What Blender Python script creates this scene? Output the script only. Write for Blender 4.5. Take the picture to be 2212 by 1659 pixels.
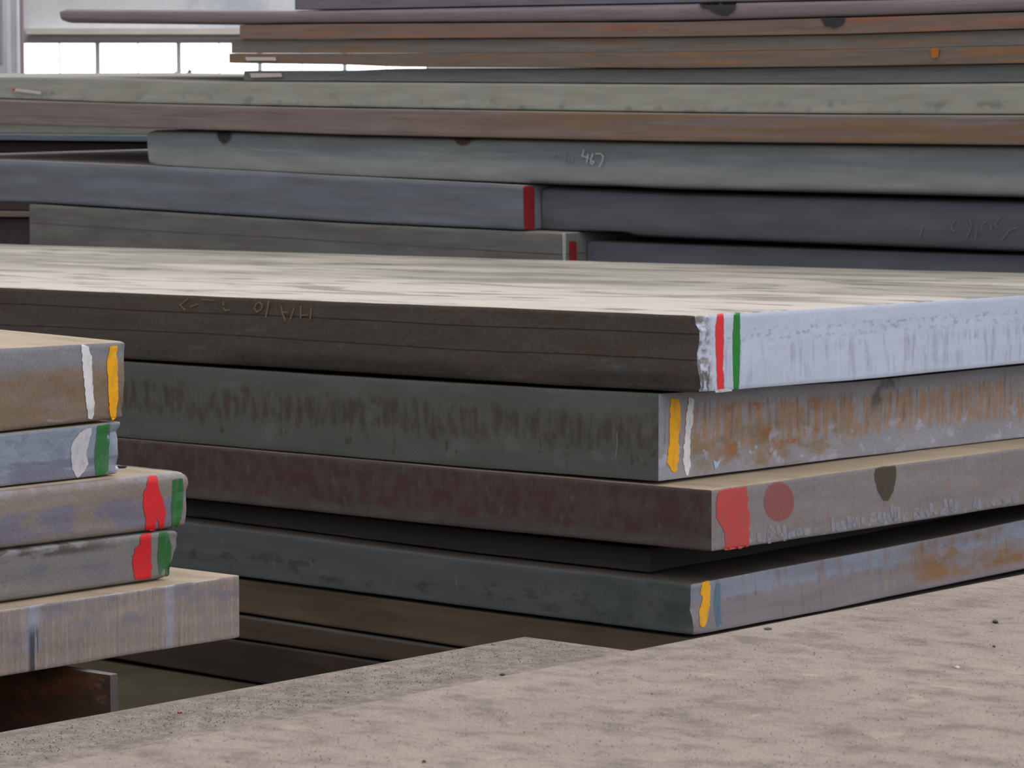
import bpy, bmesh, math, random
from mathutils import Vector, noise, Matrix
from mathutils.bvhtree import BVHTree
from mathutils.geometry import delaunay_2d_cdt
random.seed(7)
C = bpy.context.scene.collection
for o in list(bpy.data.objects): bpy.data.objects.remove(o)

# ---------------------------------------------------------------- camera
W, H, F = 2212, 1659, 6600.0
CAMZ, HOR = 1.56, 320.0
PITCH = math.atan((H/2-HOR)/F)
cam = bpy.data.cameras.new('camera'); camo = bpy.data.objects.new('camera', cam); C.objects.link(camo)
camo.location = (0, 0, CAMZ); camo.rotation_euler = (math.pi/2-PITCH, 0, 0)
cam.sensor_width = 36; cam.lens = 36*F/W; cam.clip_end = 300
cam.dof.use_dof = True; cam.dof.focus_distance = 5.6; cam.dof.aperture_fstop = 19
bpy.context.scene.camera = camo

# ---------------------------------------------------------------- world: overcast daylight, strongest from the open side at the right
w = bpy.data.worlds.new('overcast'); bpy.context.scene.world = w; w.use_nodes = True
nt = w.node_tree; nt.nodes.clear()
def N(t, **k):
    n = nt.nodes.new(t)
    for a, b in k.items(): setattr(n, a, b)
    return n
tc = N('ShaderNodeTexCoord')
def lobe(v, p, s):
    v = Vector(v).normalized()
    d = N('ShaderNodeVectorMath', operation='DOT_PRODUCT'); d.inputs[1].default_value = v
    nt.links.new(tc.outputs['Generated'], d.inputs[0])
    m = N('ShaderNodeMath', operation='MAXIMUM'); m.inputs[1].default_value = 0; nt.links.new(d.outputs['Value'], m.inputs[0])
    q = N('ShaderNodeMath', operation='POWER'); q.inputs[1].default_value = p; nt.links.new(m.outputs[0], q.inputs[0])
    r = N('ShaderNodeMath', operation='MULTIPLY'); r.inputs[1].default_value = s; nt.links.new(q.outputs[0], r.inputs[0])
    return r.outputs[0]
LOBES = [((0, 0, 1), 1.0, 0.75), ((0.80, -0.58, 0.25), 2.0, 1.30), ((-0.15, 1, 0.12), 8.0, 3.4)]
acc = None
for L in LOBES:
    o = lobe(*L)
    if acc is None: acc = o
    else:
        s = N('ShaderNodeMath', operation='ADD'); nt.links.new(acc, s.inputs[0]); nt.links.new(o, s.inputs[1]); acc = s.outputs[0]
s = N('ShaderNodeMath', operation='ADD'); s.inputs[1].default_value = 0.20; nt.links.new(acc, s.inputs[0])
bg = N('ShaderNodeBackground'); bg.inputs[0].default_value = (0.985, 0.98, 0.995, 1); nt.links.new(s.outputs[0], bg.inputs[1])
out = N('ShaderNodeOutputWorld'); nt.links.new(bg.outputs[0], out.inputs[0])
sc = bpy.context.scene
sc.view_settings.view_transform = 'Standard'; sc.view_settings.look = 'None'
sc.view_settings.gamma = 1; sc.view_settings.exposure = 0.0; sc.view_settings.use_curve_mapping = False

# ---------------------------------------------------------------- pixel geometry
dR = Vector((5794, F, 0)).normalized()
dL = Vector((-8006, F, 0)).normalized()
ORG = Vector((0, 0, CAMZ))
def ray(px, py):
    x = (px-W/2)/F; y = -(py-H/2)/F
    c, s_ = math.cos(PITCH), math.sin(PITCH)
    return Vector((x, c+y*s_, -s_+y*c))
def hit(px, py, p0, n):
    d = ray(px, py); t = (p0-ORG).dot(n)/d.dot(n)
    return ORG+d*t
def at_depth(px, py, D):
    d = ray(px, py); return ORG+d*(D/d.y)
SC = [1.0]
def lin(c):
    return tuple(min(.9, SC[0]*((v/255)/12.92 if v/255 <= .04045 else ((v/255+.055)/1.055)**2.4)) for v in c)+(1,)

# ---------------------------------------------------------------- materials
_seed = [0]
def steel(name, base, layers=(), rough=0.62, spec=0.35, bump=0.15, bscale=(60, 60), metal=0.0, uvt=1.0, macro=0.25):
    """base sRGB; layer = dict(c, s=(su,sv), lo, hi, k, v=(v0,v1,soft), u=(u0,u1,soft), d=detail, dist)"""
    m = bpy.data.materials.new(name); m.use_nodes = True; t = m.node_tree; t.nodes.clear()
    nd, lk = t.nodes.new, t.links.new
    o = nd('ShaderNodeOutputMaterial'); b = nd('ShaderNodeBsdfPrincipled'); lk(b.outputs[0], o.inputs[0])
    b.inputs['Roughness'].default_value = rough; b.inputs['Specular IOR Level'].default_value = spec; b.inputs['Metallic'].default_value = metal
    uv = nd('ShaderNodeUVMap'); uv.uv_map = 'uv'
    sep = nd('ShaderNodeSeparateXYZ'); lk(uv.outputs[0], sep.inputs[0])
    def nz(su, sv, det=6, rgh=.6, dist=0.0):
        _seed[0] += 1
        mp = nd('ShaderNodeMapping'); mp.inputs['Scale'].default_value = (su, sv, 1)
        mp.inputs['Location'].default_value = (_seed[0]*3.17 % 41, _seed[0]*7.31 % 37, 0)
        lk(uv.outputs[0], mp.inputs[0])
        n = nd('ShaderNodeTexNoise'); n.inputs['Scale'].default_value = 1; n.inputs['Detail'].default_value = det
        n.inputs['Roughness'].default_value = rgh; n.inputs['Distortion'].default_value = dist
        lk(mp.outputs[0], n.inputs[0]); return n.outputs['Fac']
    def mr(x, a, bb, c=0, d=1, smooth=True):
        r = nd('ShaderNodeMapRange'); r.interpolation_type = 'SMOOTHSTEP' if smooth else 'LINEAR'
        r.inputs['From Min'].default_value = a; r.inputs['From Max'].default_value = bb
        r.inputs['To Min'].default_value = c; r.inputs['To Max'].default_value = d
        lk(x, r.inputs[0]); return r.outputs[0]
    def mul(x, y):
        q = nd('ShaderNodeMath'); q.operation = 'MULTIPLY'; lk(x, q.inputs[0])
        if isinstance(y, (int, float)): q.inputs[1].default_value = y
        else: lk(y, q.inputs[1])
        return q.outputs[0]
    def add(x, y):
        q = nd('ShaderNodeMath'); q.operation = 'ADD'; lk(x, q.inputs[0])
        if isinstance(y, (int, float)): q.inputs[1].default_value = y
        else: lk(y, q.inputs[1])
        return q.outputs[0]
    col = nd('ShaderNodeRGB'); col.outputs[0].default_value = lin(base); cur = col.outputs[0]
    for L in layers:
        su, sv = L['s']
        f = mr(nz(su, sv*uvt, L.get('d', 6), L.get('r', .6), L.get('dist', 0)), L['lo'], L['hi'])
        f = mul(f, L.get('k', 1.0))
        for ax, key in ((1, 'v'), (0, 'u')):
            if key in L:
                a, bb, sf = L[key]
                src = sep.outputs[ax]
                wob = L.get('wob', 0)
                if wob:
                    wv = nz(*(L.get('ws', (14, .6))), 4)
                    src = add(src, mul(add(wv, -.5), wob))
                f = mul(f, mul(mr(src, a-sf, a+sf), mr(src, bb-sf, bb+sf, 1, 0)))
        mx = nd('ShaderNodeMix'); mx.data_type = 'RGBA'; mx.blend_type = L.get('mode', 'MIX'); lk(f, mx.inputs[0]); lk(cur, mx.inputs[6])
        mx.inputs[7].default_value = lin(L['c']); cur = mx.outputs[2]
    # fine grain on the colour
    g = mr(nz(bscale[0]*3, bscale[1]*3, 3), .25, .75, 1-macro*.6, 1+macro*.6)
    g2 = mr(nz(3, 3, 4), .25, .75, 1-macro*.5, 1+macro*.5)
    vm = nd('ShaderNodeVectorMath'); vm.operation = 'SCALE'; lk(cur, vm.inputs[0]); lk(mul(g, g2), vm.inputs['Scale'])
    lk(vm.outputs[0], b.inputs['Base Color'])
    bp = nd('ShaderNodeBump'); bp.inputs['Strength'].default_value = bump; bp.inputs['Distance'].default_value = .004
    lk(nz(bscale[0], bscale[1], 5), bp.inputs['Height']); lk(bp.outputs[0], b.inputs['Normal'])
    return m

def plain(name, c, rough=.6, spec=.3, var=.15):
    return steel(name, c, (), rough, spec, .08, (90, 90), macro=var)

# ---------------------------------------------------------------- objects
def tag(o, label=None, cat=None, group=None, kind=None):
    if label: o['label'] = label
    if cat: o['category'] = cat
    if group: o['group'] = group
    if kind: o['kind'] = kind
    return o

def spaced(n, Lh, fine=3.0):
    return [Lh*((i/n)**1.6) for i in range(n+1)]

class Slab: pass
def interp(pts, x):
    if x <= pts[0][0]: i = 0
    elif x >= pts[-1][0]: i = len(pts)-2
    else:
        i = 0
        while pts[i+1][0] < x: i += 1
    (x0, y0), (x1, y1) = pts[i], pts[i+1]
    if abs(x1-x0) < 1e-9: return y0
    t = (x-x0)/(x1-x0)
    if x > pts[-1][0]:
        return y1+(y1-y0)/(x1-x0)*(x-x1)*0.5
    return y0+(y1-y0)*t

def slab(name, label, plane, ct, cb, La, Lb, sa=1, sb=1, Lt=None, Lb_=None, Rt=None, Rb=None, mats=None, bevel=.006,
         rag=0.0, noise_amp=.0005, bulge=0.0, edge=.0009, group=None, cat='steel slab', b0=0.0, tilt=0.0, thick=None, na=70, nb=36):
    """plane: a point on the long-face plane. ct, cb: pixels of the corner, top and bottom."""
    S = Slab()
    p0 = plane+dR*b0; nR = Vector((dL.y, -dL.x, 0)).normalized()      # normal of the vertical plane that contains dL
    T = hit(ct[0], ct[1], p0, nR); B = hit(cb[0], cb[1], p0, nR)
    if thick: B = T-Vector((0, 0, thick))
    nP = Vector((dR.y, -dR.x, 0)).normalized()
    def curve(pix, nrm, d, sg, z0, base):
        pts = [(0.0, 0.0)]
        for (x, y) in (pix or []):
            h = hit(x, y, base, nrm); t = (h-base).dot(d)*sg
            pts.append((t, h.z-z0))
        pts.sort()
        if len(pts) == 1: return None
        return pts
    cLt = curve(Lt, nR, dL, sa, T.z, T); cLb = curve(Lb_, nR, dL, sa, B.z, B)
    cRt = curve(Rt, nP, dR, sb, T.z, T); cRb = curve(Rb, nP, dR, sb, B.z, B)
    if cLb is None and cLt is not None: cLb = cLt
    if cLt is None and cLb is not None: cLt = cLb
    if cRb is None and cRt is not None: cRb = cRt
    if cRt is None and cRb is not None: cRt = cRb
    lean = Vector((B.x-T.x, B.y-T.y, 0))
    A = spaced(na, La); Bb = spaced(nb, Lb)
    Q = [0, .03, .07, .12, .2, .35, .5, .65, .8, .88, .93, .97, 1]; nw = 12; rad = bevel
    S.T, S.B = T, B
    def fz(c, x): return 0.0 if c is None else interp(c, x)
    sd = hash_name(label)
    def P(a, b, q):
        top = T.z+fz(cLt, a)+fz(cRt, b)+tilt*b*sb
        bot = B.z+fz(cLb, a)+fz(cRb, b)+tilt*b*sb
        th = top-bot; a_, b_, zq = a, b, th*q
        if rad:
            zz_ = min(zq, th-zq); sgn = 1 if zq < th-zq else -1
            for _ in range(2):
                for w_ in ('b', 'a'):
                    x_ = b_ if w_ == 'b' else a_
                    if x_ < rad and zz_ < rad:
                        u_, v_ = rad-x_, rad-zz_; l_ = math.hypot(u_, v_); m_ = max(u_, v_)
                        if l_ > 1e-9: x_, zz_ = rad-u_*m_/l_, rad-v_*m_/l_
                    if w_ == 'b': b_ = x_
                    else: a_ = x_
                break
            zq = zz_ if sgn == 1 else th-zz_
        p = Vector((T.x, T.y, 0))+dL*(sa*a_)+dR*(sb*b_)+lean*(1-q)
        p.z = bot+zq
        if bulge and b < 1e-6: p -= dR*(sb*bulge*(1-(2*q-1)**2))
        if bulge and a < 1e-6: p -= dL*(sa*bulge*(1-(2*q-1)**2))
        nv = Vector((noise.noise(p*6+Vector((sd, 0, 0))), noise.noise(p*6+Vector((0, sd, 9))), noise.noise(p*6+Vector((5, 0, sd)))))
        am = noise_amp
        if (q in (0.0, 1.0)) and (a < 1e-6 or b < 1e-6):
            nv2 = noise.noise(p*28+Vector((sd, 3, 0)))
            p.z += edge*nv2
        if rag:
            k = max(0, 1-(a+b)/.045)
            if k > 0:
                r = Vector((noise.noise(Vector((p.x*20, p.z*38, sd))), noise.noise(Vector((p.z*45, sd, p.y*20))), 0))
                p += dL*(sa*abs(r.x)*rag*k*1.0)+dR*(sb*abs(r.y)*rag*k*.4)
        return p+nv*am
    me = bpy.data.meshes.new(name); bm = bmesh.new(); uvl = bm.loops.layers.uv.new('uv')
    vd = {}
    def V(i, j, k):
        key = (i, j, k)
        if key not in vd: vd[key] = bm.verts.new(P(A[i], Bb[j], Q[k])-T)
        return vd[key]
    def quad(keys, uvs, mi):
        try: f = bm.faces.new([V(*k) for k in keys])
        except ValueError: return
        f.material_index = mi; f.smooth = True
        for l, u in zip(f.loops, uvs): l[uvl].uv = u
    NA, NB = na, nb
    for i in range(NA):
        for k in range(nw):
            for j, mi in ((0, 0), (NB, 0)):
                ks = [(i, j, k), (i+1, j, k), (i+1, j, k+1), (i, j, k+1)]
                quad(ks, [(A[q[0]], Q[q[2]]) for q in ks], mi)
    for j in range(NB):
        for k in range(nw):
            for i, mi in ((0, 1), (NA, 1)):
                ks = [(i, j, k), (i, j+1, k), (i, j+1, k+1), (i, j, k+1)]
                quad(ks, [(Bb[q[1]], Q[q[2]]) for q in ks], mi)
    for i in range(NA):
        for j in range(NB):
            for k, mi in ((nw, 2), (0, 0)):
                ks = [(i, j, k), (i+1, j, k), (i+1, j+1, k), (i, j+1, k)]
                
                if mi == 2 and A[i] < rad and rad > .01: quad(ks, [(Bb[q[1]], 1.0) for q in ks], 1)
                elif mi == 2 and Bb[j] < rad and rad > .01: quad(ks, [(A[q[0]], 1.0) for q in ks], 0)
                else: quad(ks, [(A[q[0]], Bb[q[1]]) for q in ks], mi)
    bmesh.ops.recalc_face_normals(bm, faces=bm.faces)
    for e_ in bm.edges:
        if len(e_.link_faces) == 2 and e_.calc_face_angle(0) > math.radians(42 if rad > .01 else 32): e_.smooth = False
    bm.to_mesh(me); bm.free()
    o = bpy.data.objects.new(name, me); o.location = T; C.objects.link(o)
    for m in mats: me.materials.append(m)
    tag(o, label, cat, group, 'thing')
    S.o = o
    S.planes = {'L': (T.copy(), (dL*sa).cross(B-T).normalized()), 'R': (T.copy(), (dR*sb).cross(B-T).normalized())}
    for k in S.planes:
        pt, n = S.planes[k]
        if n.dot(ORG-pt) < 0: S.planes[k] = (pt, -n)
    def bz(x, y, top=False, m=.5):
        v = Vector((x-T.x, y-T.y, 0)); det = dL.x*dR.y-dL.y*dR.x
        a = sa*(v.x*dR.y-v.y*dR.x)/det; b = sb*(dL.x*v.y-dL.y*v.x)/det
        if a < -m or b < -m or a > La+m or b > Lb+m: return None
        a = min(max(a, 0), La); b = min(max(b, 0), Lb)
        return (T.z+fz(cLt, a)+fz(cRt, b) if top else B.z+fz(cLb, a)+fz(cRb, b))+tilt*b*sb
    S.bz = bz
    return S

def settle(lower, upper, gap=.003):
    """a slab rests under the next one: its top nowhere rises into the one above"""
    for v in lower.o.data.vertices:
        p = v.co+lower.o.location
        z = upper.bz(p.x, p.y)
        if z is not None and p.z > z-gap: v.co.z = z-gap-lower.o.location.z
def lift(upper, lower, gap=.003, m=.5):
    for v in upper.o.data.vertices:
        p = v.co+upper.o.location
        z = lower.bz(p.x, p.y, True, m)
        if z is not None and p.z < z+gap: v.co.z = z+gap-upper.o.location.z

def hash_name(s):
    h = 0
    for ch in s: h = (h*31+ord(ch)) % 9973
    return h*0.137

def jag(poly, amp, step=6, sd=0.0):
    out_ = []
    n = len(poly)
    for i in range(n):
        a, b = Vector(poly[i]), Vector(poly[(i+1) % n])
        L_ = (b-a).length; k = max(1, int(L_/step)); nr = Vector((-(b-a).y, (b-a).x))/max(L_, 1e-6)
        for q in range(k):
            p = a+(b-a)*(q/k)
            out_.append(p+nr*amp*(noise.noise(Vector((p.x*.13+sd, p.y*.11, sd)))+.6*noise.noise(Vector((p.x*.4, p.y*.4, sd+4)))))
    return out_

def patches(S, face, name, polys, mat, amp=1.5, off=.0013, thick=.0008, label=None, parent=None, step=6):
    pt, n = S.planes[face]
    worn = amp > 0
    bm = bmesh.new(); uvl = bm.loops.layers.uv.new('uv'); core = bm.verts.layers.float.new('core')
    me0 = S.o.data; tree = BVHTree.FromPolygons([v.co.copy() for v in me0.vertices], [tuple(p_.vertices) for p_ in me0.polygons])
    def put(v, p):
        d = ray(p.x, p.y).normalized(); h_, nn_, i_, t_ = tree.ray_cast(ORG-S.T, d)
        q = hit(p.x, p.y, pt+n*off, n)
        if h_ is not None and abs((h_+S.T-q).dot(n)) < .03:
            if nn_.dot(d) > 0: nn_ = -nn_
            return h_+S.T+(nn_+n).normalized()*off*1.1
        return q
    for qi, poly in enumerate(polys):
        if worn:
            base = jag(poly, amp, 3.0, qi*3.1+hash_name(name+(label or ''))); k = len(base); sg = SGN(base); outer = []
            for i_, p in enumerate(base):
                t_ = (base[(i_+1) % k]-base[i_-1]); nr = Vector((t_.y, -t_.x)); nr = nr.normalized() if nr.length > 0 else Vector((0, 0))
                outer.append(p+nr*sg*1.6)
            if sg < 0: outer = outer[::-1]
            segs = [(outer[i_], outer[(i_+1) % k]) for i_ in range(k)]
            def dist(p):
                best = 1e9
                for a, b in segs:
                    d = b-a; L2 = d.length_squared; t_ = 0 if L2 < 1e-9 else max(0, min(1, (p-a).dot(d)/L2)); best = min(best, (p-a-d*t_).length)
                return best
            def inside(p):
                c_ = False
                for a, b in segs:
                    if (a.y > p.y) != (b.y > p.y) and p.x < (b.x-a.x)*(p.y-a.y)/(b.y-a.y)+a.x: c_ = not c_
                return c_
            x0, x1 = min(p.x for p in outer), max(p.x for p in outer); y0, y1 = min(p.y for p in outer), max(p.y for p in outer)
            grid = []; yy = y0+1.3
            while yy < y1:
                xx = x0+1.3
                while xx < x1:
                    p = Vector((xx, yy))
                    if inside(p) and dist(p) > .9: grid.append(p)
                    xx += 2.6
                yy += 2.6
            ov, oe, of_, _a, _b, _c = delaunay_2d_cdt(outer+grid, [], [list(range(k))], 1, 1e-4)
            vs = []
            for p in ov:
                v = bm.verts.new(put(None, p)-S.T); v[core] = min(1.0, dist(p)/3.0); vs.append(v)
            for f_ in of_:
                try: bm.faces.new([vs[q_] for q_ in f_])
                except ValueError: pass
            continue
        pts = [put(None, Vector(p)) for p in poly]; k = len(pts)
        front = [bm.verts.new(p-S.T) for p in pts]
        back = [bm.verts.new(p-n*thick-S.T) for p in pts]
        bm.faces.new(front)
        for i_ in range(k): bm.faces.new((front[i_], back[i_], back[(i_+1) % k], front[(i_+1) % k]))
    bmesh.ops.triangulate(bm, faces=[f for f in bm.faces if len(f.verts) > 4])
    if not worn: bmesh.ops.recalc_face_normals(bm, faces=bm.faces)
    for f in bm.faces:
        if worn and f.normal.dot(n) < 0: f.normal_flip()
        for l in f.loops:
            p = l.vert.co+S.T; l[uvl].uv = ((p-pt).dot(dR if face == 'R' else dL), (p.z-S.B.z)*5)
    me = bpy.data.meshes.new(name); bm.to_mesh(me); bm.free(); me.materials.append(mat)
    o = bpy.data.objects.new(name, me); C.objects.link(o); o.parent = parent or S.o
    if label: o['label'] = label
    return o
def SGN(poly):
    a = sum(poly[i].x*poly[(i+1) % len(poly)].y-poly[(i+1) % len(poly)].x*poly[i].y for i in range(len(poly)))
    return 1.0 if a > 0 else -1.0

def strokes(S, face, name, lines, wpx, mat, label=None, off=.0012, amp=0):
    polys = []
    for ln in lines:
        for a, b in zip(ln[:-1], ln[1:]):
            a, b = Vector(a), Vector(b); d = (b-a)
            if d.length < .1: continue
            nn = Vector((-d.y, d.x)).normalized()*wpx/2; e = d.normalized()*wpx*.3
            polys.append([a-e+nn, b+e+nn, b+e-nn, a-e-nn])
    return patches(S, face, name, polys, mat, amp, off, label=label)

# ================================================================ materials of the yard
dust_mid_shade = steel('dust_and_painted_shade_on_grey_steel', (206, 196, 186), [
    dict(c=(142, 138, 126), s=(.5, 1.2), lo=.30, hi=.60, k=.85, v=(1.1, 9, .5), wob=.9, ws=(1.2, 2)),  # darker back part: light falling off toward the far stack, painted into the colour
    dict(c=(116, 110, 104), s=(1.1, 4), lo=.50, hi=.62, k=.7, dist=.8),
    dict(c=(90, 87, 84), s=(2.2, 7), lo=.56, hi=.66, k=.75, d=8, dist=.5),
    dict(c=(200, 192, 184), s=(1, 5), lo=.55, hi=.68, k=.5)], .7, .3, .1, (70, 70), macro=.14)
dust_dark = steel('thin_dark_dust', (96, 90, 84), [dict(c=(78, 72, 68), s=(2, 5), lo=.4, hi=.6, k=.7)], .8, .2)
dust_left = steel('tan_dust', (188, 170, 148), [dict(c=(150, 135, 118), s=(3, 9), lo=.5, hi=.7, k=.5)], .85, .15, .15)
sand = steel('sandy_dust', (168, 154, 144), [
    dict(c=(118, 109, 103), s=(14, 18), lo=.42, hi=.70, k=.8, d=10, r=.7),
    dict(c=(188, 172, 158), s=(9, 14), lo=.66, hi=.71, k=.6, d=2, dist=.5),
    dict(c=(118, 110, 105), s=(8, 18), lo=.62, hi=.70, k=.5, d=4, dist=.8),
    dict(c=(76, 68, 65), s=(190, 190), lo=.60, hi=.68, k=.65, d=4),
    dict(c=(206, 196, 186), s=(170, 170), lo=.64, hi=.70, k=.5, d=4),
    dict(c=(92, 84, 80), s=(520, 420), lo=.52, hi=.66, k=.6, d=3),
    dict(c=(205, 194, 182), s=(480, 400), lo=.56, hi=.68, k=.5, d=3)], .9, .1, .35, (120, 120), macro=.22)
sand2 = steel('gritty_dust', (160, 148, 138), [
    dict(c=(108, 101, 97), s=(22, 22), lo=.36, hi=.64, k=.8, d=10, r=.75),
    dict(c=(70, 62, 58), s=(160, 160), lo=.56, hi=.66, k=.7, d=4),
    dict(c=(206, 196, 184), s=(140, 140), lo=.63, hi=.70, k=.6, d=4),
    dict(c=(92, 84, 80), s=(520, 420), lo=.52, hi=.66, k=.6, d=3),
    dict(c=(205, 194, 182), s=(480, 400), lo=.56, hi=.68, k=.5, d=3)], .9, .1, .4, (120, 120), macro=.3)
dust_backlight = steel('dust_painted_backlight', (226, 222, 218), [dict(c=(190, 186, 182), s=(2, 5), lo=.5, hi=.7, k=.6)], .8, .2)  # dust colour brightened to stand in for light coming from behind
dust_far = steel('pale_dust', (170, 166, 160), [dict(c=(120, 116, 110), s=(2, 5), lo=.5, hi=.7, k=.6)], .7, .3)

def M(name, base, layers=(), **k): return steel(name, base, layers, **k)

m1L = M('dark_mill_scale', (88, 80, 74), [
    dict(c=(104, 110, 112), s=(5, 4), lo=.56, hi=.70, k=.6, v=(.12, .6, .08), wob=.25),
    dict(c=(96, 64, 52), s=(9, 3), lo=.55, hi=.68, k=.5),
    dict(c=(36, 31, 30), s=(.5, .01), lo=0, hi=.01, k=.95, v=(.735, .75, .008), wob=.10, ws=(.9, .01)),
    dict(c=(36, 31, 30), s=(.5, .01), lo=0, hi=.01, k=.9, v=(.41, .425, .008), wob=.16, ws=(.8, .01)),
    dict(c=(44, 40, 38), s=(1.5, 1), lo=.4, hi=.6, k=.7, v=(-.1, .22, .1))], bump=.3, bscale=(20, 6))
m1R = M('pale_cut_face', (190, 198, 218), [
    dict(c=(148, 152, 186), s=(34, 14), lo=.50, hi=.64, k=.8, v=(.62, .80, .05), d=8),
    dict(c=(150, 152, 176), s=(40, 1.2), lo=.50, hi=.66, k=.6, v=(.05, .58, .1)),
    dict(c=(205, 212, 232), s=(60, 1.0), lo=.58, hi=.7, k=.7, v=(.05, .6, .1)),
    dict(c=(96, 96, 108), s=(55, 1.4), lo=.56, hi=.68, k=.9, v=(.44, .56, .06), u=(.75, 3, .25)),
    dict(c=(128, 122, 118), s=(40, 9), lo=.42, hi=.58, k=.95, u=(-1, .045, .02), d=8, wob=.03, ws=(2, 6)),
    dict(c=(70, 66, 66), s=(50, 5), lo=.48, hi=.56, k=.9, u=(-1, .045, .012), v=(-.1, .4, .1))], rough=.42, spec=.5, bump=.1, bscale=(80, 5), macro=.14)
m2L = M('streaked_grey_scale', (102, 104, 100), [
    dict(c=(84, 72, 62), s=(45, 2.5), lo=.36, hi=.62, k=.8, v=(.36, .74, .09), wob=.5, ws=(26, .4)),
    dict(c=(76, 66, 60), s=(34, 4), lo=.56, hi=.66, k=.7, v=(.1, .4, .08), wob=.4, ws=(10, .4)),
    dict(c=(118, 124, 118), s=(8, 2), lo=.55, hi=.7, k=.5)])
m2R = M('rust_streaked_cut_face', (146, 146, 154), [
    dict(c=(160, 124, 92), s=(46, 1.5), lo=.40, hi=.56, k=.85, v=(.3, .80, .06), wob=.5, ws=(40, .3), u=(.12, 4, .04)),
    dict(c=(104, 96, 96), s=(60, 1.2), lo=.52, hi=.64, k=.7, v=(.42, .86, .05), wob=.3, ws=(50, .3)),
    dict(c=(150, 92, 48), s=(9, 3), lo=.50, hi=.62, k=.9, u=(.26, .72, .08), v=(.08, .85, .1), d=8),
    dict(c=(132, 112, 82), s=(7, 3), lo=.42, hi=.62, k=.8, u=(.10, .85, .08), v=(.02, .6, .1), d=8),
    dict(c=(170, 170, 192), s=(14, 4), lo=.56, hi=.62, k=.75, v=(.0, .45, .08), d=8),
    dict(c=(66, 60, 56), s=(3, .6), lo=.60, hi=.66, k=.7, v=(.6, 1.1, .15))], rough=.5, spec=.4, bump=.1, bscale=(90, 5))
m3L = M('maroon_scale', (92, 82, 80), [
    dict(c=(88, 58, 57), s=(26, 2.4), lo=.36, hi=.62, k=.75, v=(.2, .95, .1), wob=.4, d=8),
    dict(c=(108, 108, 112), s=(40, 3), lo=.58, hi=.70, k=.55, d=8),
    dict(c=(100, 100, 98), s=(8, 1), lo=.4, hi=.6, k=.5, v=(-.1, .2, .05))], bump=.2)
m3R = M('grey_brown_cut_face', (134, 127, 128), [
    dict(c=(160, 92, 90), s=(30, 1.0), lo=.60, hi=.70, k=.6, v=(.2, .9, .1)),
    dict(c=(112, 108, 112), s=(60, .8), lo=.5, hi=.7, k=.4),
    dict(c=(158, 158, 170), s=(30, 5), lo=.55, hi=.62, k=.6, v=(-.05, .16, .06))], bump=.12, bscale=(90, 4))
m4L = M('blue_grey_scale', (96, 100, 102), [
    dict(c=(70, 60, 56), s=(12, 3), lo=.5, hi=.64, k=.6, v=(.1, .6, .1)),
    dict(c=(128, 140, 142), s=(40, 1.0), lo=.60, hi=.70, k=.5, v=(.3, .8, .1)),
    dict(c=(70, 86, 76), s=(12, 1), lo=.4, hi=.6, k=.6, u=(-1, .35, .1))], bump=.2)
m4R = M('violet_grey_cut_face', (132, 124, 130), [
    dict(c=(134, 142, 160), s=(26, 1.0), lo=.38, hi=.52, k=.85, v=(.62, 1.1, .05), wob=.5, ws=(24, .4)),
    dict(c=(150, 136, 122), s=(36, 1.2), lo=.50, hi=.64, k=.7, v=(.1, .6, .1), u=(.6, 4, .3)),
    dict(c=(134, 96, 58), s=(4, 1.2), lo=.42, hi=.56, k=.9, v=(.15, .95, .1), u=(1.02, 4, .12)),
    dict(c=(90, 88, 96), s=(80, .8), lo=.58, hi=.7, k=.5)], rough=.5, spec=.4, bump=.15, bscale=(110, 4))
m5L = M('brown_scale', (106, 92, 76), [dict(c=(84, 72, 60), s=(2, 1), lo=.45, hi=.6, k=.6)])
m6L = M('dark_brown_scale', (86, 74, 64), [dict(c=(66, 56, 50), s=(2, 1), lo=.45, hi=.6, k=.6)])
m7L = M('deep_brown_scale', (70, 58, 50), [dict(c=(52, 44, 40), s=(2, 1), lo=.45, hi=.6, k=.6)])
msL = M('shadowed_dark_scale', (66, 62, 62)); msR = M('gap_shade_scale_end', (34, 30, 30))  # end face blackened in its colour to stand in for the gap's deep shade

lA = M('brown_stained_cut_face', (132, 132, 138), [
    dict(c=(128, 106, 84), s=(5, 1.6), lo=.30, hi=.50, k=.85, v=(-.1, .70, .14), wob=.3, ws=(4, .6)),
    dict(c=(150, 148, 156), s=(6, 3), lo=.58, hi=.66, k=.6, dist=1.0),
    dict(c=(122, 88, 58), s=(7, 2), lo=.55, hi=.68, k=.6, v=(.1, .65, .1))], rough=.5, bump=.08, bscale=(90, 5))
lB = M('bluish_cut_face', (138, 148, 164), [
    dict(c=(112, 120, 138), s=(20, 2), lo=.5, hi=.64, k=.5),
    dict(c=(110, 108, 128), s=(6, 4), lo=.4, hi=.52, k=.7, v=(-.1, .38, .03), wob=.3, ws=(8, .2))], rough=.42, spec=.5, bump=.08, bscale=(90, 5))
lC = M('brown_and_violet_cut_face', (142, 130, 124), [
    dict(c=(120, 118, 140), s=(12, 2), lo=.36, hi=.54, k=.85, v=(.12, .62, .05), wob=.35, ws=(7, .4)),
    dict(c=(152, 152, 158), s=(18, 1.5), lo=.45, hi=.6, k=.8, v=(.86, 1.2, .04))], rough=.5, bump=.1, bscale=(100, 5))
lD = M('plain_grey_cut_face', (136, 134, 136), [
    dict(c=(116, 118, 138), s=(14, 2), lo=.5, hi=.64, k=.6, v=(.15, .7, .1)),
    dict(c=(84, 70, 66), s=(14, 3), lo=.42, hi=.56, k=.8, v=(.78, 1.2, .06), u=(.2, 4, .1)),
    dict(c=(150, 140, 130), s=(40, 1), lo=.55, hi=.65, k=.5)], rough=.5, bump=.1, bscale=(100, 5))
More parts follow.
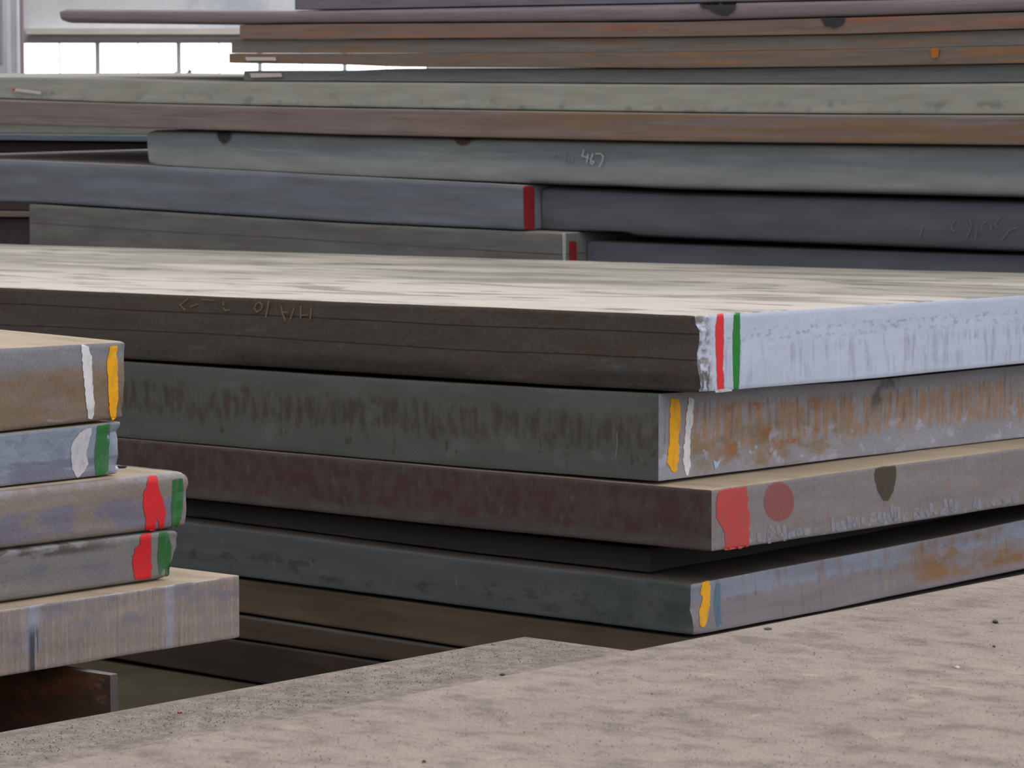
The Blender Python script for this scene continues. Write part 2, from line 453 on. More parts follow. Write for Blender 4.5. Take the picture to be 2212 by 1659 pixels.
lE = M('fine_grooved_cut_face', (142, 130, 126), [
    dict(c=(164, 146, 134), s=(110, .6), lo=.48, hi=.62, k=.7),
    dict(c=(120, 118, 132), s=(8, 2.2), lo=.45, hi=.6, k=.7, v=(.45, 1.1, .12), wob=.3),
    dict(c=(92, 82, 80), s=(120, .5), lo=.58, hi=.68, k=.6),
    dict(c=(150, 156, 176), s=(60, .4), lo=.3, hi=.6, k=.9, u=(.555, .60, .006), v=(.3, 1.1, .1)),
    dict(c=(60, 58, 66), s=(60, .4), lo=.4, hi=.5, k=.9, u=(.560, .585, .006), v=(-.1, .62, .15)),
    dict(c=(156, 158, 176), s=(30, .4), lo=.2, hi=.5, k=.6, u=(.19, .215, .01)),
    dict(c=(188, 190, 198), s=(14, 1), lo=.40, hi=.55, k=.8, v=(.965, 1.2, .01))], rough=.5, bump=.2, bscale=(130, 3))

# far stack faces
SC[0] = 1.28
def bandmat(name, base, alt, spots=None, s=(1.2, 9), extra=()):
    L = [dict(c=alt, s=s, lo=.42, hi=.62, k=.7), dict(c=tuple(int(v*.72) for v in base), s=(3, 4), lo=.55, hi=.7, k=.5)]
    if spots: L.append(dict(c=spots, s=(1.5, 2), lo=.52, hi=.60, k=.7))
    return M(name, base, L+list(extra), bump=.15)
gPurple = bandmat('purple_brown_scale', (126, 114, 118), (114, 106, 114))
gPurple2 = bandmat('dull_purple_scale', (114, 108, 118), (104, 100, 112))
gOrange = bandmat('orange_rust_scale', (126, 106, 96), (114, 102, 96), (148, 96, 76))
gBrown = bandmat('grey_brown_scale', (118, 110, 104), (108, 106, 106), (130, 106, 84), s=(.8, 12))
gRust = bandmat('red_brown_scale', (118, 102, 92), (110, 104, 98), (142, 100, 70), s=(.8, 12))
gDark = bandmat('slate_grey_scale', (108, 112, 114), (104, 102, 98), s=(.8, 12))
gPale = M('pale_olive_scale', (150, 150, 142), [dict(c=(154, 146, 128), s=(10, 2), lo=.5, hi=.65, k=.6), dict(c=(108, 112, 108), s=(8, 1.4), lo=.5, hi=.66, k=.7, v=(-.1, .42, .15), wob=.4), dict(c=(152, 158, 154), s=(3, 1.5), lo=.5, hi=.7, k=.6)])
gMauve = M('mauve_brown_scale', (128, 114, 110), [dict(c=(110, 98, 102), s=(1, 8), lo=.45, hi=.6, k=.7), dict(c=(126, 100, 72), s=(1, 3), lo=.35, hi=.6, k=.8, u=(4.2, 9, .9))])
gGreen = M('green_grey_scale', (138, 142, 142), [dict(c=(108, 118, 124), s=(1, 4), lo=.3, hi=.55, k=.8, v=(.5, .85, .12), wob=.1, ws=(1, .1)), dict(c=(146, 150, 140), s=(2, 3), lo=.5, hi=.7, k=.5, v=(.05, .4, .1))])
gBlue = M('blue_slate_scale', (112, 117, 126), [dict(c=(100, 102, 110), s=(1.5, 5), lo=.4, hi=.6, k=.6), dict(c=(122, 124, 126), s=(1, 3), lo=.5, hi=.7, k=.5, v=(.0, .45, .1))])
gBlueD = M('dark_slate_scale', (98, 101, 110), [dict(c=(82, 84, 86), s=(1, 3), lo=.3, hi=.6, k=.7, v=(-.1, .4, .15))])
gGrey = M('warm_grey_scale', (112, 110, 106), [
    dict(c=(58, 52, 54), s=(.5, .01), lo=0, hi=.01, k=.9, v=(.66, .675, .008), wob=.06, ws=(.8, .01)),
    dict(c=(96, 92, 92), s=(2, 6), lo=.45, hi=.6, k=.6)])
hA, hB, hC = bandmat('far_green_grey', (124, 126, 118), (110, 112, 110)), bandmat('far_blue_grey', (104, 112, 130), (96, 100, 118)), bandmat('far_dark_brown', (66, 56, 58), (60, 50, 50))

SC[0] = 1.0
def paint(name, c, c2=None, cover=1.0, streak=(70, 3), holes=.30, rough=.5):
    m = steel(name, c, [dict(c=c2 or tuple(int(v*.8) for v in c), s=(60, 4), lo=.50, hi=.66, k=.6)], rough, .35, .1, macro=.12)
    t = m.node_tree; nd, lk = t.nodes.new, t.links.new
    b = [n for n in t.nodes if n.type == 'BSDF_PRINCIPLED'][0]
    at = nd('ShaderNodeAttribute'); at.attribute_name = 'core'
    uv = nd('ShaderNodeUVMap'); uv.uv_map = 'uv'; mp = nd('ShaderNodeMapping'); mp.inputs['Scale'].default_value = (streak[0], streak[1], 1); lk(uv.outputs[0], mp.inputs[0])
    n = nd('ShaderNodeTexNoise'); n.inputs['Scale'].default_value = 1; n.inputs['Detail'].default_value = 7; n.inputs['Roughness'].default_value = .65; lk(mp.outputs[0], n.inputs[0])
    a = nd('ShaderNodeMath'); a.operation = 'MULTIPLY_ADD'; lk(at.outputs['Fac'], a.inputs[0]); a.inputs[1].default_value = 1.0; lk(n.outputs['Fac'], a.inputs[2])
    r_ = nd('ShaderNodeMapRange'); r_.interpolation_type = 'SMOOTHSTEP'; lk(a.outputs[0], r_.inputs[0])
    r_.inputs['From Min'].default_value = .42+holes*.6; r_.inputs['From Max'].default_value = .56+holes*.9; r_.inputs['To Max'].default_value = cover
    lk(r_.outputs[0], b.inputs['Alpha'])
    return m
white_p = paint('white_paint', (226, 224, 228))
yellow_p = paint('yellow_paint', (242, 172, 22), (200, 150, 50))
red_p = paint('red_paint', (222, 44, 52), (200, 56, 60), holes=.2)
redf_p = paint('faded_red_paint', (204, 78, 78), (176, 92, 92), .85)
redd_p = paint('thin_red_paint', (176, 84, 84), (150, 100, 100), .55)
darkred_p = paint('dark_red_paint', (150, 40, 48), holes=.1)
green_p = paint('green_paint', (30, 128, 48), holes=.15)
greenf_p = paint('worn_green_paint', (52, 120, 64), (96, 128, 100), .85)
blue_p = paint('thin_blue_paint', (96, 138, 164), None, .6)
chalk_y = plain('ochre_chalk', (140, 118, 84)); chalk_w = plain('white_chalk', (190, 194, 196)); chalk_d = plain('dull_chalk', (132, 134, 134))
smear_w = plain('whitish_smear', (158, 158, 170)); smear_p = paint('smeared_white_paint', (212, 210, 218), None, .85, (50, 8), .5)
oil = paint('dried_oil', (84, 74, 62), None, .8, (30, 4), .1)
darkspot = plain('dark_scab', (62, 60, 62))
label_w = plain('paper_label', (215, 208, 206), .6)
chrome = plain('bright_burr_metal', (190, 192, 200), .3, .6)
orange_m = plain('orange_mark', (190, 118, 44))

# ================================================================ middle stack
MB = at_depth(1510, 681, 7.8)
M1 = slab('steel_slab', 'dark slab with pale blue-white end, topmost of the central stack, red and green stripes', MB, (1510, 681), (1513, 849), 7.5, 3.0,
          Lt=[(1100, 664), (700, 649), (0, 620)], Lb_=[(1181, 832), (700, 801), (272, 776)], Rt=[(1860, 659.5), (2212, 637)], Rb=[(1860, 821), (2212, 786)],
          mats=(m1L, m1R, dust_mid_shade), rag=.03, bevel=.007, group='slabs of the central stack')
M2 = slab('steel_slab', 'grey slab with rust-streaked end, second from top of the central stack, yellow and white stripes', MB, (1423, 850), (1422, 1040), 7.5, 3.0,
          Lt=[(1181, 838.5), (700, 810), (272, 781)], Lb_=[(1000, 1008), (268, 945)], Rt=[(1860, 823), (2212, 788)], Rb=[(1830, 989), (2212, 945)],
          mats=(m2L, m2R, dust_dark), bevel=.003, group='slabs of the central stack')
M3 = slab('steel_slab', 'maroon-stained slab with faded red square on its end, third from top of central stack', MB, (1537, 1058), (1537, 1192), 7.5, 3.0,
          Lt=[(1000, 1012), (267, 947)], Lb_=[(1000, 1140), (415, 1078)], Rt=[(1890, 1009), (2212, 966)], Rb=[(1860, 1145), (2212, 1090)],
          mats=(m3L, m3R, dust_left), bevel=.006, group='slabs of the central stack')
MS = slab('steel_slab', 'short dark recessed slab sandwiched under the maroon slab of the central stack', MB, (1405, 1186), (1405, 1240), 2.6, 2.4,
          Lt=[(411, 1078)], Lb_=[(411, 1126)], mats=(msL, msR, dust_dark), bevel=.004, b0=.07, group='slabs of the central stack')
M4 = slab('steel_slab', 'slate slab with one yellow and one pale blue stripe on its end, central stack', MB, (1491, 1262), (1499, 1373), 7.5, 3.0,
          Lt=[(1000, 1206), (411, 1129)], Lb_=[(1000, 1309), (515, 1245)], Rt=[(1900, 1185), (2083, 1150), (2212, 1122)], Rb=[(1797, 1316), (1970, 1279), (2212, 1229)],
          mats=(m4L, m4R, dust_dark), rag=.018, bevel=.004, group='slabs of the central stack')
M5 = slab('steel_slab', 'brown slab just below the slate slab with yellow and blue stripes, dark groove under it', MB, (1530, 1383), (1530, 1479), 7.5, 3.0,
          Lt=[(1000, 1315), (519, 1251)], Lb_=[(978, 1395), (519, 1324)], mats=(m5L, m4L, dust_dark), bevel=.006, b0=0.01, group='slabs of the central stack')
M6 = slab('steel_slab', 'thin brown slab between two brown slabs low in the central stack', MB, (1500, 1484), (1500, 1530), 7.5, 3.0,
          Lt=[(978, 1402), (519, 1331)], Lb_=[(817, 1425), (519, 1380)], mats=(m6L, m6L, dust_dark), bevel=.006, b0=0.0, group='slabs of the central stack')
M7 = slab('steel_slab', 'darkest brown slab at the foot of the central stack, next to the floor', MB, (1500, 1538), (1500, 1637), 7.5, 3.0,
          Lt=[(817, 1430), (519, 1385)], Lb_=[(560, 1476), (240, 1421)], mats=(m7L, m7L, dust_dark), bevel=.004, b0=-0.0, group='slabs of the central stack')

for lo, up in ((M2, M1), (M3, M2), (MS, M3), (M4, M3), (M5, M4), (M6, M5), (M7, M6)): settle(lo, up)
settle(MS, M3, .004); lift(MS, M4, .006)
patches(M1, 'R', 'paint_stripe', [[(1549, 679), (1561, 679), (1562, 735), (1560, 790), (1563, 844), (1551, 845), (1548, 780), (1546, 720)]], red_p, 1.6, label='red stripe')
patches(M1, 'R', 'paint_stripe', [[(1587, 677), (1597, 677), (1597, 740), (1596, 800), (1594, 839), (1586, 840), (1584, 790), (1584, 720)]], green_p, 1.0, label='green stripe')
patches(M2, 'R', 'paint_stripe', [[(1449, 861), (1466, 862), (1469, 905), (1465, 950), (1464, 1000), (1459, 1018), (1452, 1018), (1442, 1000), (1446, 950), (1447, 900)]], yellow_p, 2.2, label='yellow stripe')
patches(M2, 'R', 'paint_stripe', [[(1488, 860), (1496, 862), (1496, 910), (1489, 935), (1488, 990), (1490, 1005), (1484, 1030), (1480, 1012), (1475, 995), (1480, 940), (1482, 900)]], white_p, 2.2, label='white stripe')
patches(M3, 'R', 'paint_patch', [[(1552, 1060), (1612, 1051), (1614, 1090), (1619, 1120), (1616, 1180), (1567, 1188), (1566, 1150), (1550, 1120), (1547, 1090)]], redf_p, 2.5, label='faded red square')
def ell(cx, cy, rx, ry, n=28, skew=0): return [(cx+rx*math.cos(i/n*6.2832), cy+ry*math.sin(i/n*6.2832)+skew*rx*math.cos(i/n*6.2832)) for i in range(n)]
patches(M3, 'R', 'paint_patch', [ell(1682, 1083, 32, 42)], redd_p, 1.2, label='thin red round spot')
patches(M3, 'R', 'oil_stain', [[(1891, 1012), (1933, 1006), (1934, 1030), (1928, 1060), (1917, 1080), (1908, 1080), (1898, 1062), (1890, 1035)]], oil, 1.2)
patches(M4, 'R', 'paint_stripe', [[(1517, 1260), (1531, 1256), (1534, 1275), (1531, 1310), (1526, 1340), (1522, 1355), (1513, 1352), (1511, 1320), (1518, 1290), (1513, 1282)]], yellow_p, 2.4, label='yellow stripe')
patches(M4, 'R', 'paint_stripe', [[(1547, 1262), (1555, 1260), (1555, 1300), (1558, 1345), (1549, 1358), (1545, 1330), (1542, 1300)]], blue_p, 1.5, label='pale blue stripe')
patches(M1, 'R', 'burr', [[(1543, 843), (1562, 839.5), (1580, 841), (1581, 845), (1562, 847), (1546, 848)]], chrome, 0, label='bright metal burr at the bottom edge')
patches(M2, 'R', 'loose_flake', [[(1540, 994), (1549, 998), (1556, 994), (1551, 1007), (1544, 1013)]], plain('pale_blue_flake', (170, 190, 214)), 0, label='pale blue flake')
# handwriting scraped along the foot of the maroon slab's end (tall narrow strokes)
sc_ = 612/2212
def zz(pts): return [(1600+x*sc_, 1000+y*sc_*1.0) for x, y in pts]
wr = [[(135, 550), (140, 600), (150, 610)], [(232, 495), (215, 560), (222, 620)], [(232, 520), (262, 545), (225, 560)], [(285, 490), (300, 560), (345, 565)], [(335, 490), (345, 600)],
      [(378, 520), (380, 585)], [(380, 530), (405, 520), (410, 570)], [(440, 530), (465, 520), (468, 555), (440, 560), (440, 530)], [(500, 520), (505, 555)],
      [(715, 430), (722, 530)], [(750, 470), (755, 520), (790, 500), (790, 460)], [(838, 420), (845, 505)], [(850, 470), (880, 450), (880, 490)], [(905, 425), (915, 480)], [(950, 430), (952, 470)],
      [(1035, 395), (1010, 420), (1020, 460)], [(1075, 400), (1080, 450), (1120, 445), (1115, 395)], [(1175, 335), (1190, 440)], [(1150, 410), (1155, 445), (1190, 430)], [(1205, 350), (1210, 445)], [(1225, 350), (1228, 430)], [(1270, 420), (1272, 450)],
      [(1355, 370), (1360, 430), (1415, 420), (1395, 370), (1355, 370)], [(1480, 320), (1485, 385), (1450, 395)], [(1515, 385), (1520, 395)],
      [(1590, 290), (1600, 350), (1560, 390), (1600, 395)], [(1635, 290), (1640, 350), (1670, 385)], [(1685, 320), (1670, 370)],
      [(1830, 290), (1820, 340), (1865, 350), (1850, 290), (1830, 290)], [(1915, 320), (1918, 340)], [(1960, 300), (1975, 325)], [(2050, 290), (2060, 310), (2090, 290)], [(2130, 255), (2135, 300), (2155, 270)]]
strokes(M3, 'R', 'paint_lettering', [zz(l) for l in wr], 5.6, paint('scraped_white_paint', (160, 160, 172), None, .7, (60, 6), .25), label='whitish hand-painted writing', amp=.7)
# ochre chalk code on the long side of the topmost slab
k_ = 330/2212
def cz(pts): return [(370+x*k_, 630+y*k_) for x, y in pts]
wr = [[(250, 110), (140, 190), (215, 270)], [(290, 220), (390, 180)], [(470, 115), (620, 125)], [(765, 150), (768, 195)], [(770, 240), (800, 275), (860, 260)],
      [(1290, 150), (1240, 180), (1215, 240), (1255, 295), (1310, 265), (1335, 200), (1290, 150)], [(1425, 140), (1405, 250), (1380, 370)],
      [(1600, 210), (1625, 320), (1665, 420)], [(1625, 300), (1700, 295)], [(1790, 240), (1765, 320), (1735, 400)], [(1890, 210), (1885, 390)], [(1890, 345), (1985, 335)], [(2040, 240), (2025, 400)]]
strokes(M1, 'L', 'chalk_lettering', [cz(l) for l in wr], 2.6, chalk_y, label='ochre chalk code', off=.004)
strokes(M2, 'L', 'chalk_mark', [[(1333, 935), (1334, 960), (1330, 990)]], 2.0, chalk_d)

# ================================================================ left stack
LBp = at_depth(271, 737, 6.4)
LA = slab('steel_slab', 'brown-stained slab with white and yellow stripes, topmost of the left stack', LBp, (271, 737), (267, 903), 3.5, 2.2, sb=-1,
          Lt=[(0, 711)], Rt=[(0, 752)], Rb=[(0, 933)], mats=(m2L, lA, dust_left), bevel=.006, rag=.012, group='slabs of the left stack')
LB_ = slab('steel_slab', 'bluish slab with smeared white and dark green stripes, second of the left stack', LBp, (262, 910), (256, 1024), 3.5, 2.2, sb=-1,
           Rt=[(0, 937)], Rb=[(0, 1052)], mats=(m2L, lB, dust_left), bevel=.005, rag=.025, group='slabs of the left stack')
LC = slab('steel_slab', 'rough-cornered slab with dripping red paint, third of the left stack', LBp, (408, 1018), (402, 1140), 3.5, 2.3, sb=-1,
          Lt=[(260, 995)], Rt=[(0, 1059)], Rb=[(0, 1189)], mats=(m2L, lC, dust_left), b0=.152, bevel=.017, rag=.016, group='slabs of the left stack')
LD = slab('steel_slab', 'grey slab with bright red and green stripes, fourth of the left stack', LBp, (388, 1143), (368, 1249), 3.5, 2.3, sb=-1,
          Rt=[(0, 1191)], Rb=[(0, 1303)], mats=(m2L, lD, dust_left), b0=.128, bevel=.014, rag=.016, group='slabs of the left stack')
LE = slab('steel_slab', 'unpainted slab with grooved end, lowest of the left stack, on a rusty beam', LBp, (516, 1240), (517, 1378), 3.5, 2.5, sb=-1,
          Lt=[(370, 1221)], Rt=[(250, 1279), (0, 1315)], Rb=[(250, 1421), (0, 1463)], mats=(m2L, lE, dust_left), b0=.268, bevel=.005, group='slabs of the left stack')
for lo, up in ((LB_, LA), (LC, LB_), (LD, LC), (LE, LD)): settle(lo, up)
patches(LA, 'R', 'paint_stripe', [[(176, 745), (189, 749), (196, 770), (197, 800), (201, 860), (202, 895), (198, 904), (190, 903), (186, 870), (181, 820), (178, 780)]], white_p, 2, label='white stripe')
patches(LA, 'R', 'paint_stripe', [[(237, 748), (253, 747), (250, 765), (253, 800), (253, 860), (249, 900), (244, 908), (239, 900), (235, 870), (234, 820), (231, 785)]], yellow_p, 1.6, label='yellow stripe')
patches(LB_, 'R', 'paint_stripe', [[(198, 922), (196, 935), (186, 975), (188, 1000), (182, 1018), (166, 1032), (156, 1012), (155, 995), (152, 970), (160, 950), (172, 934)]], smear_p, 2.4, label='smeared white stripe')
patches(LB_, 'R', 'paint_stripe', [[(211, 920), (236, 917), (234, 970), (232, 1015), (226, 1025), (207, 1026), (205, 980), (208, 950)]], greenf_p, 1.2, label='dark green stripe')
patches(LC, 'R', 'paint_stripe', [[(321, 1030), (337, 1029), (342, 1055), (352, 1085), (356, 1108), (352, 1141), (344, 1142), (342, 1125), (335, 1118), (333, 1145), (314, 1144), (316, 1120), (310, 1095), (311, 1065), (318, 1050)]], red_p, 1.5, label='dripping red stripe')
patches(LC, 'R', 'paint_stripe', [[(374, 1036), (394, 1034), (395, 1070), (392, 1110), (384, 1138), (372, 1140), (371, 1090)]], greenf_p, 1.5, label='faint green stripe')
patches(LD, 'R', 'paint_stripe', [[(305, 1156), (325, 1153), (325, 1185), (326, 1220), (324, 1248), (292, 1251), (290, 1235), (286, 1212), (292, 1186), (302, 1175)]], red_p, 2, label='bright red stripe')
patches(LD, 'R', 'paint_stripe', [[(344, 1152), (360, 1150), (369, 1180), (368, 1210), (364, 1240), (358, 1245), (357, 1225), (350, 1228), (346, 1248), (342, 1210), (341, 1190)]], greenf_p, 2, label='green stripe')

# ================================================================ foreground slabs (seen from above)
def z_plane_hit(px, py, z): return hit(px, py, Vector((0, 0, z)), Vector((0, 0, 1)))
ZF2, ZF1 = .893, .69
f1c = z_plane_hit(1130, 1368, ZF1)
def fslab(label, corner, La, Lb, z0, z1, mat, bev=.02, na=60, nb=60):
    pl = corner.copy()
    S = Slab(); T = Vector((corner.x, corner.y, z1))
    me = bpy.data.meshes.new('steel_slab'); bm = bmesh.new(); uvl = bm.loops.layers.uv.new('uv')
    A = [La*i/na for i in range(na+1)]; Bv = [Lb*j/nb for j in range(nb+1)]; nw = 3
    vd = {}
    def V(i, j, k):
        if (i, j, k) not in vd:
            p = -dL*A[i]-dR*Bv[j]+Vector((0, 0, (z0-z1)*(1-k/nw)))
            g = p+T
            p = p+Vector((0, 0, .0004*noise.noise(g*3.5)+.0002*noise.noise(g*12)))
            vd[(i, j, k)] = bm.verts.new(p)
        return vd[(i, j, k)]
    def q(ks, uvs, mi):
        f = bm.faces.new([V(*k) for k in ks]); f.smooth = True; f.material_index = mi
        for l, u in zip(f.loops, uvs): l[uvl].uv = u
    for i in range(na):
        for j in range(nb):
            for k, mi in ((nw, 1), (0, 0)):
                ks = [(i, j, k), (i+1, j, k), (i+1, j+1, k), (i, j+1, k)]; q(ks, [(A[a]+7, Bv[b]+3) for a, b, c in ks], mi)
    for i in range(na):
        for k in range(nw):
            for j in (0, nb):
                ks = [(i, j, k), (i+1, j, k), (i+1, j, k+1), (i, j, k+1)]; q(ks, [(A[a], c/nw) for a, b, c in ks], 0)
    for j in range(nb):
        for k in range(nw):
            for i in (0, na):
                ks = [(i, j, k), (i, j+1, k), (i, j+1, k+1), (i, j, k+1)]; q(ks, [(Bv[b], c/nw) for a, b, c in ks], 0)
    bmesh.ops.recalc_face_normals(bm, faces=bm.faces); bm.to_mesh(me); bm.free()
    me.materials.append(m4R); me.materials.append(mat)
    o = bpy.data.objects.new('steel_slab', me); o.location = T; C.objects.link(o)
    bv = o.modifiers.new('bevel', 'BEVEL'); bv.width = bev; bv.segments = 4; bv.limit_method = 'ANGLE'; bv.angle_limit = math.radians(50)
    tag(o, label, 'steel slab', 'slabs of the foreground stack', 'thing')
    return o
fslab('sandy-topped slab with a rounded far corner, partly under the nearest slab', f1c, 2.6, 4.2, .46, ZF1-.0, sand2, .03)
f2 = z_plane_hit(1370, 1400.5, ZF2); f2c = f2+dR*3.2
fslab('nearest slab, broad dusty beige top filling the lower right', f2c, 2.2, 7.2, ZF1+.003, ZF2, sand, .012, 60, 110)
fslab('lower slab of the foreground stack, directly under the rounded-corner sandy slab', Vector((f1c.x, f1c.y, 0))-dL*.10-dR*.05, 2.4, 4.1, .23, .457, sand2)
fslab('bottom slab of the foreground stack, standing on the floor', Vector((f1c.x, f1c.y, 0))-dL*.10-dR*.05, 2.4, 4.1, .0, .227, sand2)

# loose chips lying on the nearest slab
def chip(name, label, px, py, z, sx, sy, sz, mat, rz=0.0, cat='chip'):
    p = z_plane_hit(px, py, z)
    bm = bmesh.new(); bmesh.ops.create_icosphere(bm, subdivisions=2, radius=1)
    for v in bm.verts:
        v.co *= 1+.35*noise.noise(v.co*2.1+Vector((px, py, 0))); v.co.x *= sx; v.co.y *= sy; v.co.z = v.co.z*sz
    zmin = min(v.co.z for v in bm.verts)
    for v in bm.verts: v.co.z -= zmin
    me = bpy.data.meshes.new(name); bm.to_mesh(me); bm.free(); me.materials.append(mat)
    o = bpy.data.objects.new(name, me); o.location = p+Vector((0, 0, -.0005)); o.rotation_euler = (0, 0, rz); C.objects.link(o)
    return tag(o, label, cat)
blk = plain('black_scale', (44, 38, 36)); pal = plain('pale_scale', (205, 196, 186))
chip('scale_chip', 'small black chip on the nearest slab, toward the right edge of the picture', 2150, 1345, ZF2, .0042, .010, .0022, blk)
chip('scale_chip', 'thin black sliver on the nearest slab just under the slate slab end', 1659, 1359, ZF2, .0058, .010, .0012, blk)
chip('scale_chip', 'black crumb on the nearest slab at the bottom of the picture', 916, 1647, ZF2, .0024, .005, .0016, blk)
chip('scale_chip', 'tiny black crumb on the nearest slab below the larger right-hand black chip', 2147, 1397, ZF2, .0020, .006, .0013, blk)
chip('scale_chip', 'pale cream crumb on the nearest slab, right part', 2068, 1444, ZF2, .0032, .006, .0018, pal)
chip('scale_chip', 'white speck on the nearest slab near its far edge', 1871, 1317, ZF2, .0014, .004, .0012, pal)
chip('scale_chip', 'brown crumb on the rounded-corner sandy slab', 1085, 1458, ZF1, .0044, .008, .0016, blk)
chip('scale_chip', 'rust-orange crumb on the rounded-corner sandy slab, left part', 388, 1540, ZF1, .0040, .006, .0018, plain('rust_crumb', (150, 90, 66)))
def grit(name, label, z, n, region, r0, r1, seed):
    rnd = random.Random(seed); bm = bmesh.new()
    for _ in range(n):
        px, py = region(rnd); p = z_plane_hit(px, py, z); r = rnd.uniform(r0, r1); mi = 0 if rnd.random() < .72 else 1; p.z += .0007
        vs = [bm.verts.new(p+Vector((r*math.cos(a+rnd.random())*rnd.uniform(.6, 1.5), r*math.sin(a)*1.2, 0))) for a in (0, 2.1, 4.2)]
        t = bm.verts.new(p+Vector((0, 0, r*.9)))
        for i in range(3): bm.faces.new((vs[i], vs[(i+1) % 3], t)).material_index = mi
        bm.faces.new(vs[::-1]).material_index = mi
    me = bpy.data.meshes.new(name); bm.to_mesh(me); bm.free(); me.materials.append(blk); me.materials.append(pal)
    o = bpy.data.objects.new(name, me); C.objects.link(o)
    tag(o, label, 'grit', None, 'stuff'); return o
def reg2(r):
    while True:
        x, y = r.uniform(0, 2212), r.uniform(1250, 1659)
        e = 1400.5-(x-1370)*.1815 if x > 1370 else 1400.5+(1370-x)*.193
        if y > e+12: return x, y
def reg1(r):
    while True:
        x, y = r.uniform(0, 1330), r.uniform(1375, 1640)
        e2 = 1400.5+(1370-x)*.193; e1 = 1368+(1130-x)*.192 if x < 1130 else 1368+(x-1130)*.13
        if e1+12 < y < e2-6: return x, y
grit('dust_grit', 'fine dark and pale grit scattered over the nearest slab', ZF2, 2000, reg2, .0004, .0011, 3)
grit('dust_grit', 'fine grit scattered over the sandy slab with the rounded far corner', ZF1, 1300, reg1, .0006, .0015, 5)

# ================================================================ far stack
GB = at_depth(1106, 500, 13.3)
TG = .0218
FG = 'slabs of the far stack'
def g(label, ct, cb, La, Lt=None, Lb_=None, mats=None, sa=-1, b0=0, **k):
    k.setdefault('bevel', .008); k.setdefault('noise_amp', .0003); k.setdefault('edge', .0003)
    return slab('steel_slab', label, GB, ct, cb, La, 2.2, sa=sa, Lt=Lt, Lb_=Lb_, mats=(mats, mats, k.pop('top', dust_far)), b0=b0, tilt=TG, group=FG, na=60, nb=14, **k)
G0 = g('warm grey layered slab low in the far stack, white and red painted end', (1213, 504), (1213, 640), 3.4, Lt=[(740, 482), (81, 441)], Lb_=[(740, 605), (81, 565)], mats=gGrey, sa=1, bulge=.0, b0=.0)
G0r = g('dark slate slab at the lower right of the far stack, right of the white-ended slab', (1269, 521), (1269, 640), 5.5, Lt=[(1450, 528), (2212, 552)], Lb_=[(2212, 680)], mats=gBlueD, b0=.165)
G1 = g('blue-slate slab with a red-painted end, left half of a course in the far stack', (1128, 402), (1131, 498), 4.5, Lt=[(700, 380), (388, 363), (0, 347)], Lb_=[(739, 480), (300, 452), (81, 438.5), (0, 436)], mats=gBlue, sa=1, b0=0, bevel=.012, top=dust_backlight)
G1r = g('dark slate slab with faint chalk digits, right of the red-ended slab', (1171, 404.5), (1171, 500), 5.8, Lt=[(1450, 418), (2212, 436.5)], Lb_=[(1450, 515), (2212, 545)], mats=gBlueD, b0=.115, bevel=.024)
G2 = g('green-grey slab chalked 467, rounded left end, in the far stack', (319, 281), (324, 357), 8.2, Lt=[(506, 284.5), (739, 293), (1459, 307.5), (2212, 315.5)], Lb_=[(388, 362.5), (700, 379), (1459, 409), (2212, 427)], mats=gGreen, b0=.05, bevel=.026, bulge=.004)
G3 = g('mauve to brown slab running full width above the slab chalked 467', (-300, 203), (-300, 257), 10.5, Lt=[(0, 215), (236, 223), (739, 234), (1459, 245), (1848, 248.5), (2212, 249.5)], Lb_=[(0, 270), (310, 277.5), (506, 283), (739, 291.5), (1459, 306.5), (2212, 314.5)], mats=gMauve, b0=0)
G4 = g('pale olive slab running full width in the middle of the far stack', (-300, 160), (-300, 201), 10.5, Lt=[(0, 164.5), (236, 167.5), (506, 175.8), (700, 176.5), (1459, 182), (1848, 182.5), (2212, 179)], Lb_=[(0, 213.5), (236, 222), (739, 232), (1459, 243.5), (1848, 247), (2212, 248)], mats=gPale, b0=.03, bevel=.012)
G5 = g('thin slate plate directly on the pale olive slab, white label near its left end', (527, 152.7), (527, 174.5), 8, Lt=[(745, 152.5), (850, 148), (1459, 149), (1848, 144), (2212, 137.5)], Lb_=[(700, 175.3), (1459, 180.5), (1848, 180.5), (2212, 177.5)], mats=gDark, b0=.05, bevel=.003)
G6 = g('thin rust-brown plate above the bright gap, white label near its left end', (495, 115), (495, 136.5), 8, Lt=[(900, 115.5), (1459, 112.5), (1848, 106.5), (2212, 98)], Lb_=[(727, 139.5), (850, 144.5), (1459, 147.5), (1848, 143), (2212, 136.5)], mats=gRust, b0=.02, bevel=.003)
G7 = g('thin grey-brown plate under the orange-rust plate', (500, 84), (500, 117), 8, Lt=[(700, 85.5), (1459, 80.5), (1848, 74.5), (2212, 63)], Lb_=[(900, 117), (1459, 114), (1848, 108), (2212, 99.5)], mats=gBrown, b0=.03, bevel=.003)
G8 = g('orange-rust plate under the long purple plate', (518, 54), (518, 86), 8, Lt=[(700, 51.5), (1459, 47.5), (1848, 37.5), (2212, 26)], Lb_=[(700, 87), (1459, 82), (1848, 76), (2212, 65)], mats=gOrange, b0=.01, bevel=.003)
G9 = g('long purple-brown plate overhanging far to the left', (126, 19.5), (134, 49.5), 9.2, Lt=[(636, 23), (1100, 14), (1450, 8), (2212, -8)], Lb_=[(518, 53.5), (700, 51), (1459, 47), (1848, 37), (2212, 25.5)], mats=gPurple, b0=0, bevel=.026)
G10 = g('dull purple plate cut by the top edge of the picture', (637, -22), (637, 22.5), 7.5, Lt=[(2212, -60)], Lb_=[(1100, 13.5), (1450, 7.5), (2212, -8.5)], mats=gPurple2, b0=.02, bevel=.004)
lift(G8, G7, .002); lift(G7, G6, .0006)
for up, lo in ((G9, G8), (G6, G5), (G5, G4), (G4, G3), (G3, G2), (G2, G1), (G2, G1r), (G1, G0), (G1r, G0r)): lift(up, lo, .0012)
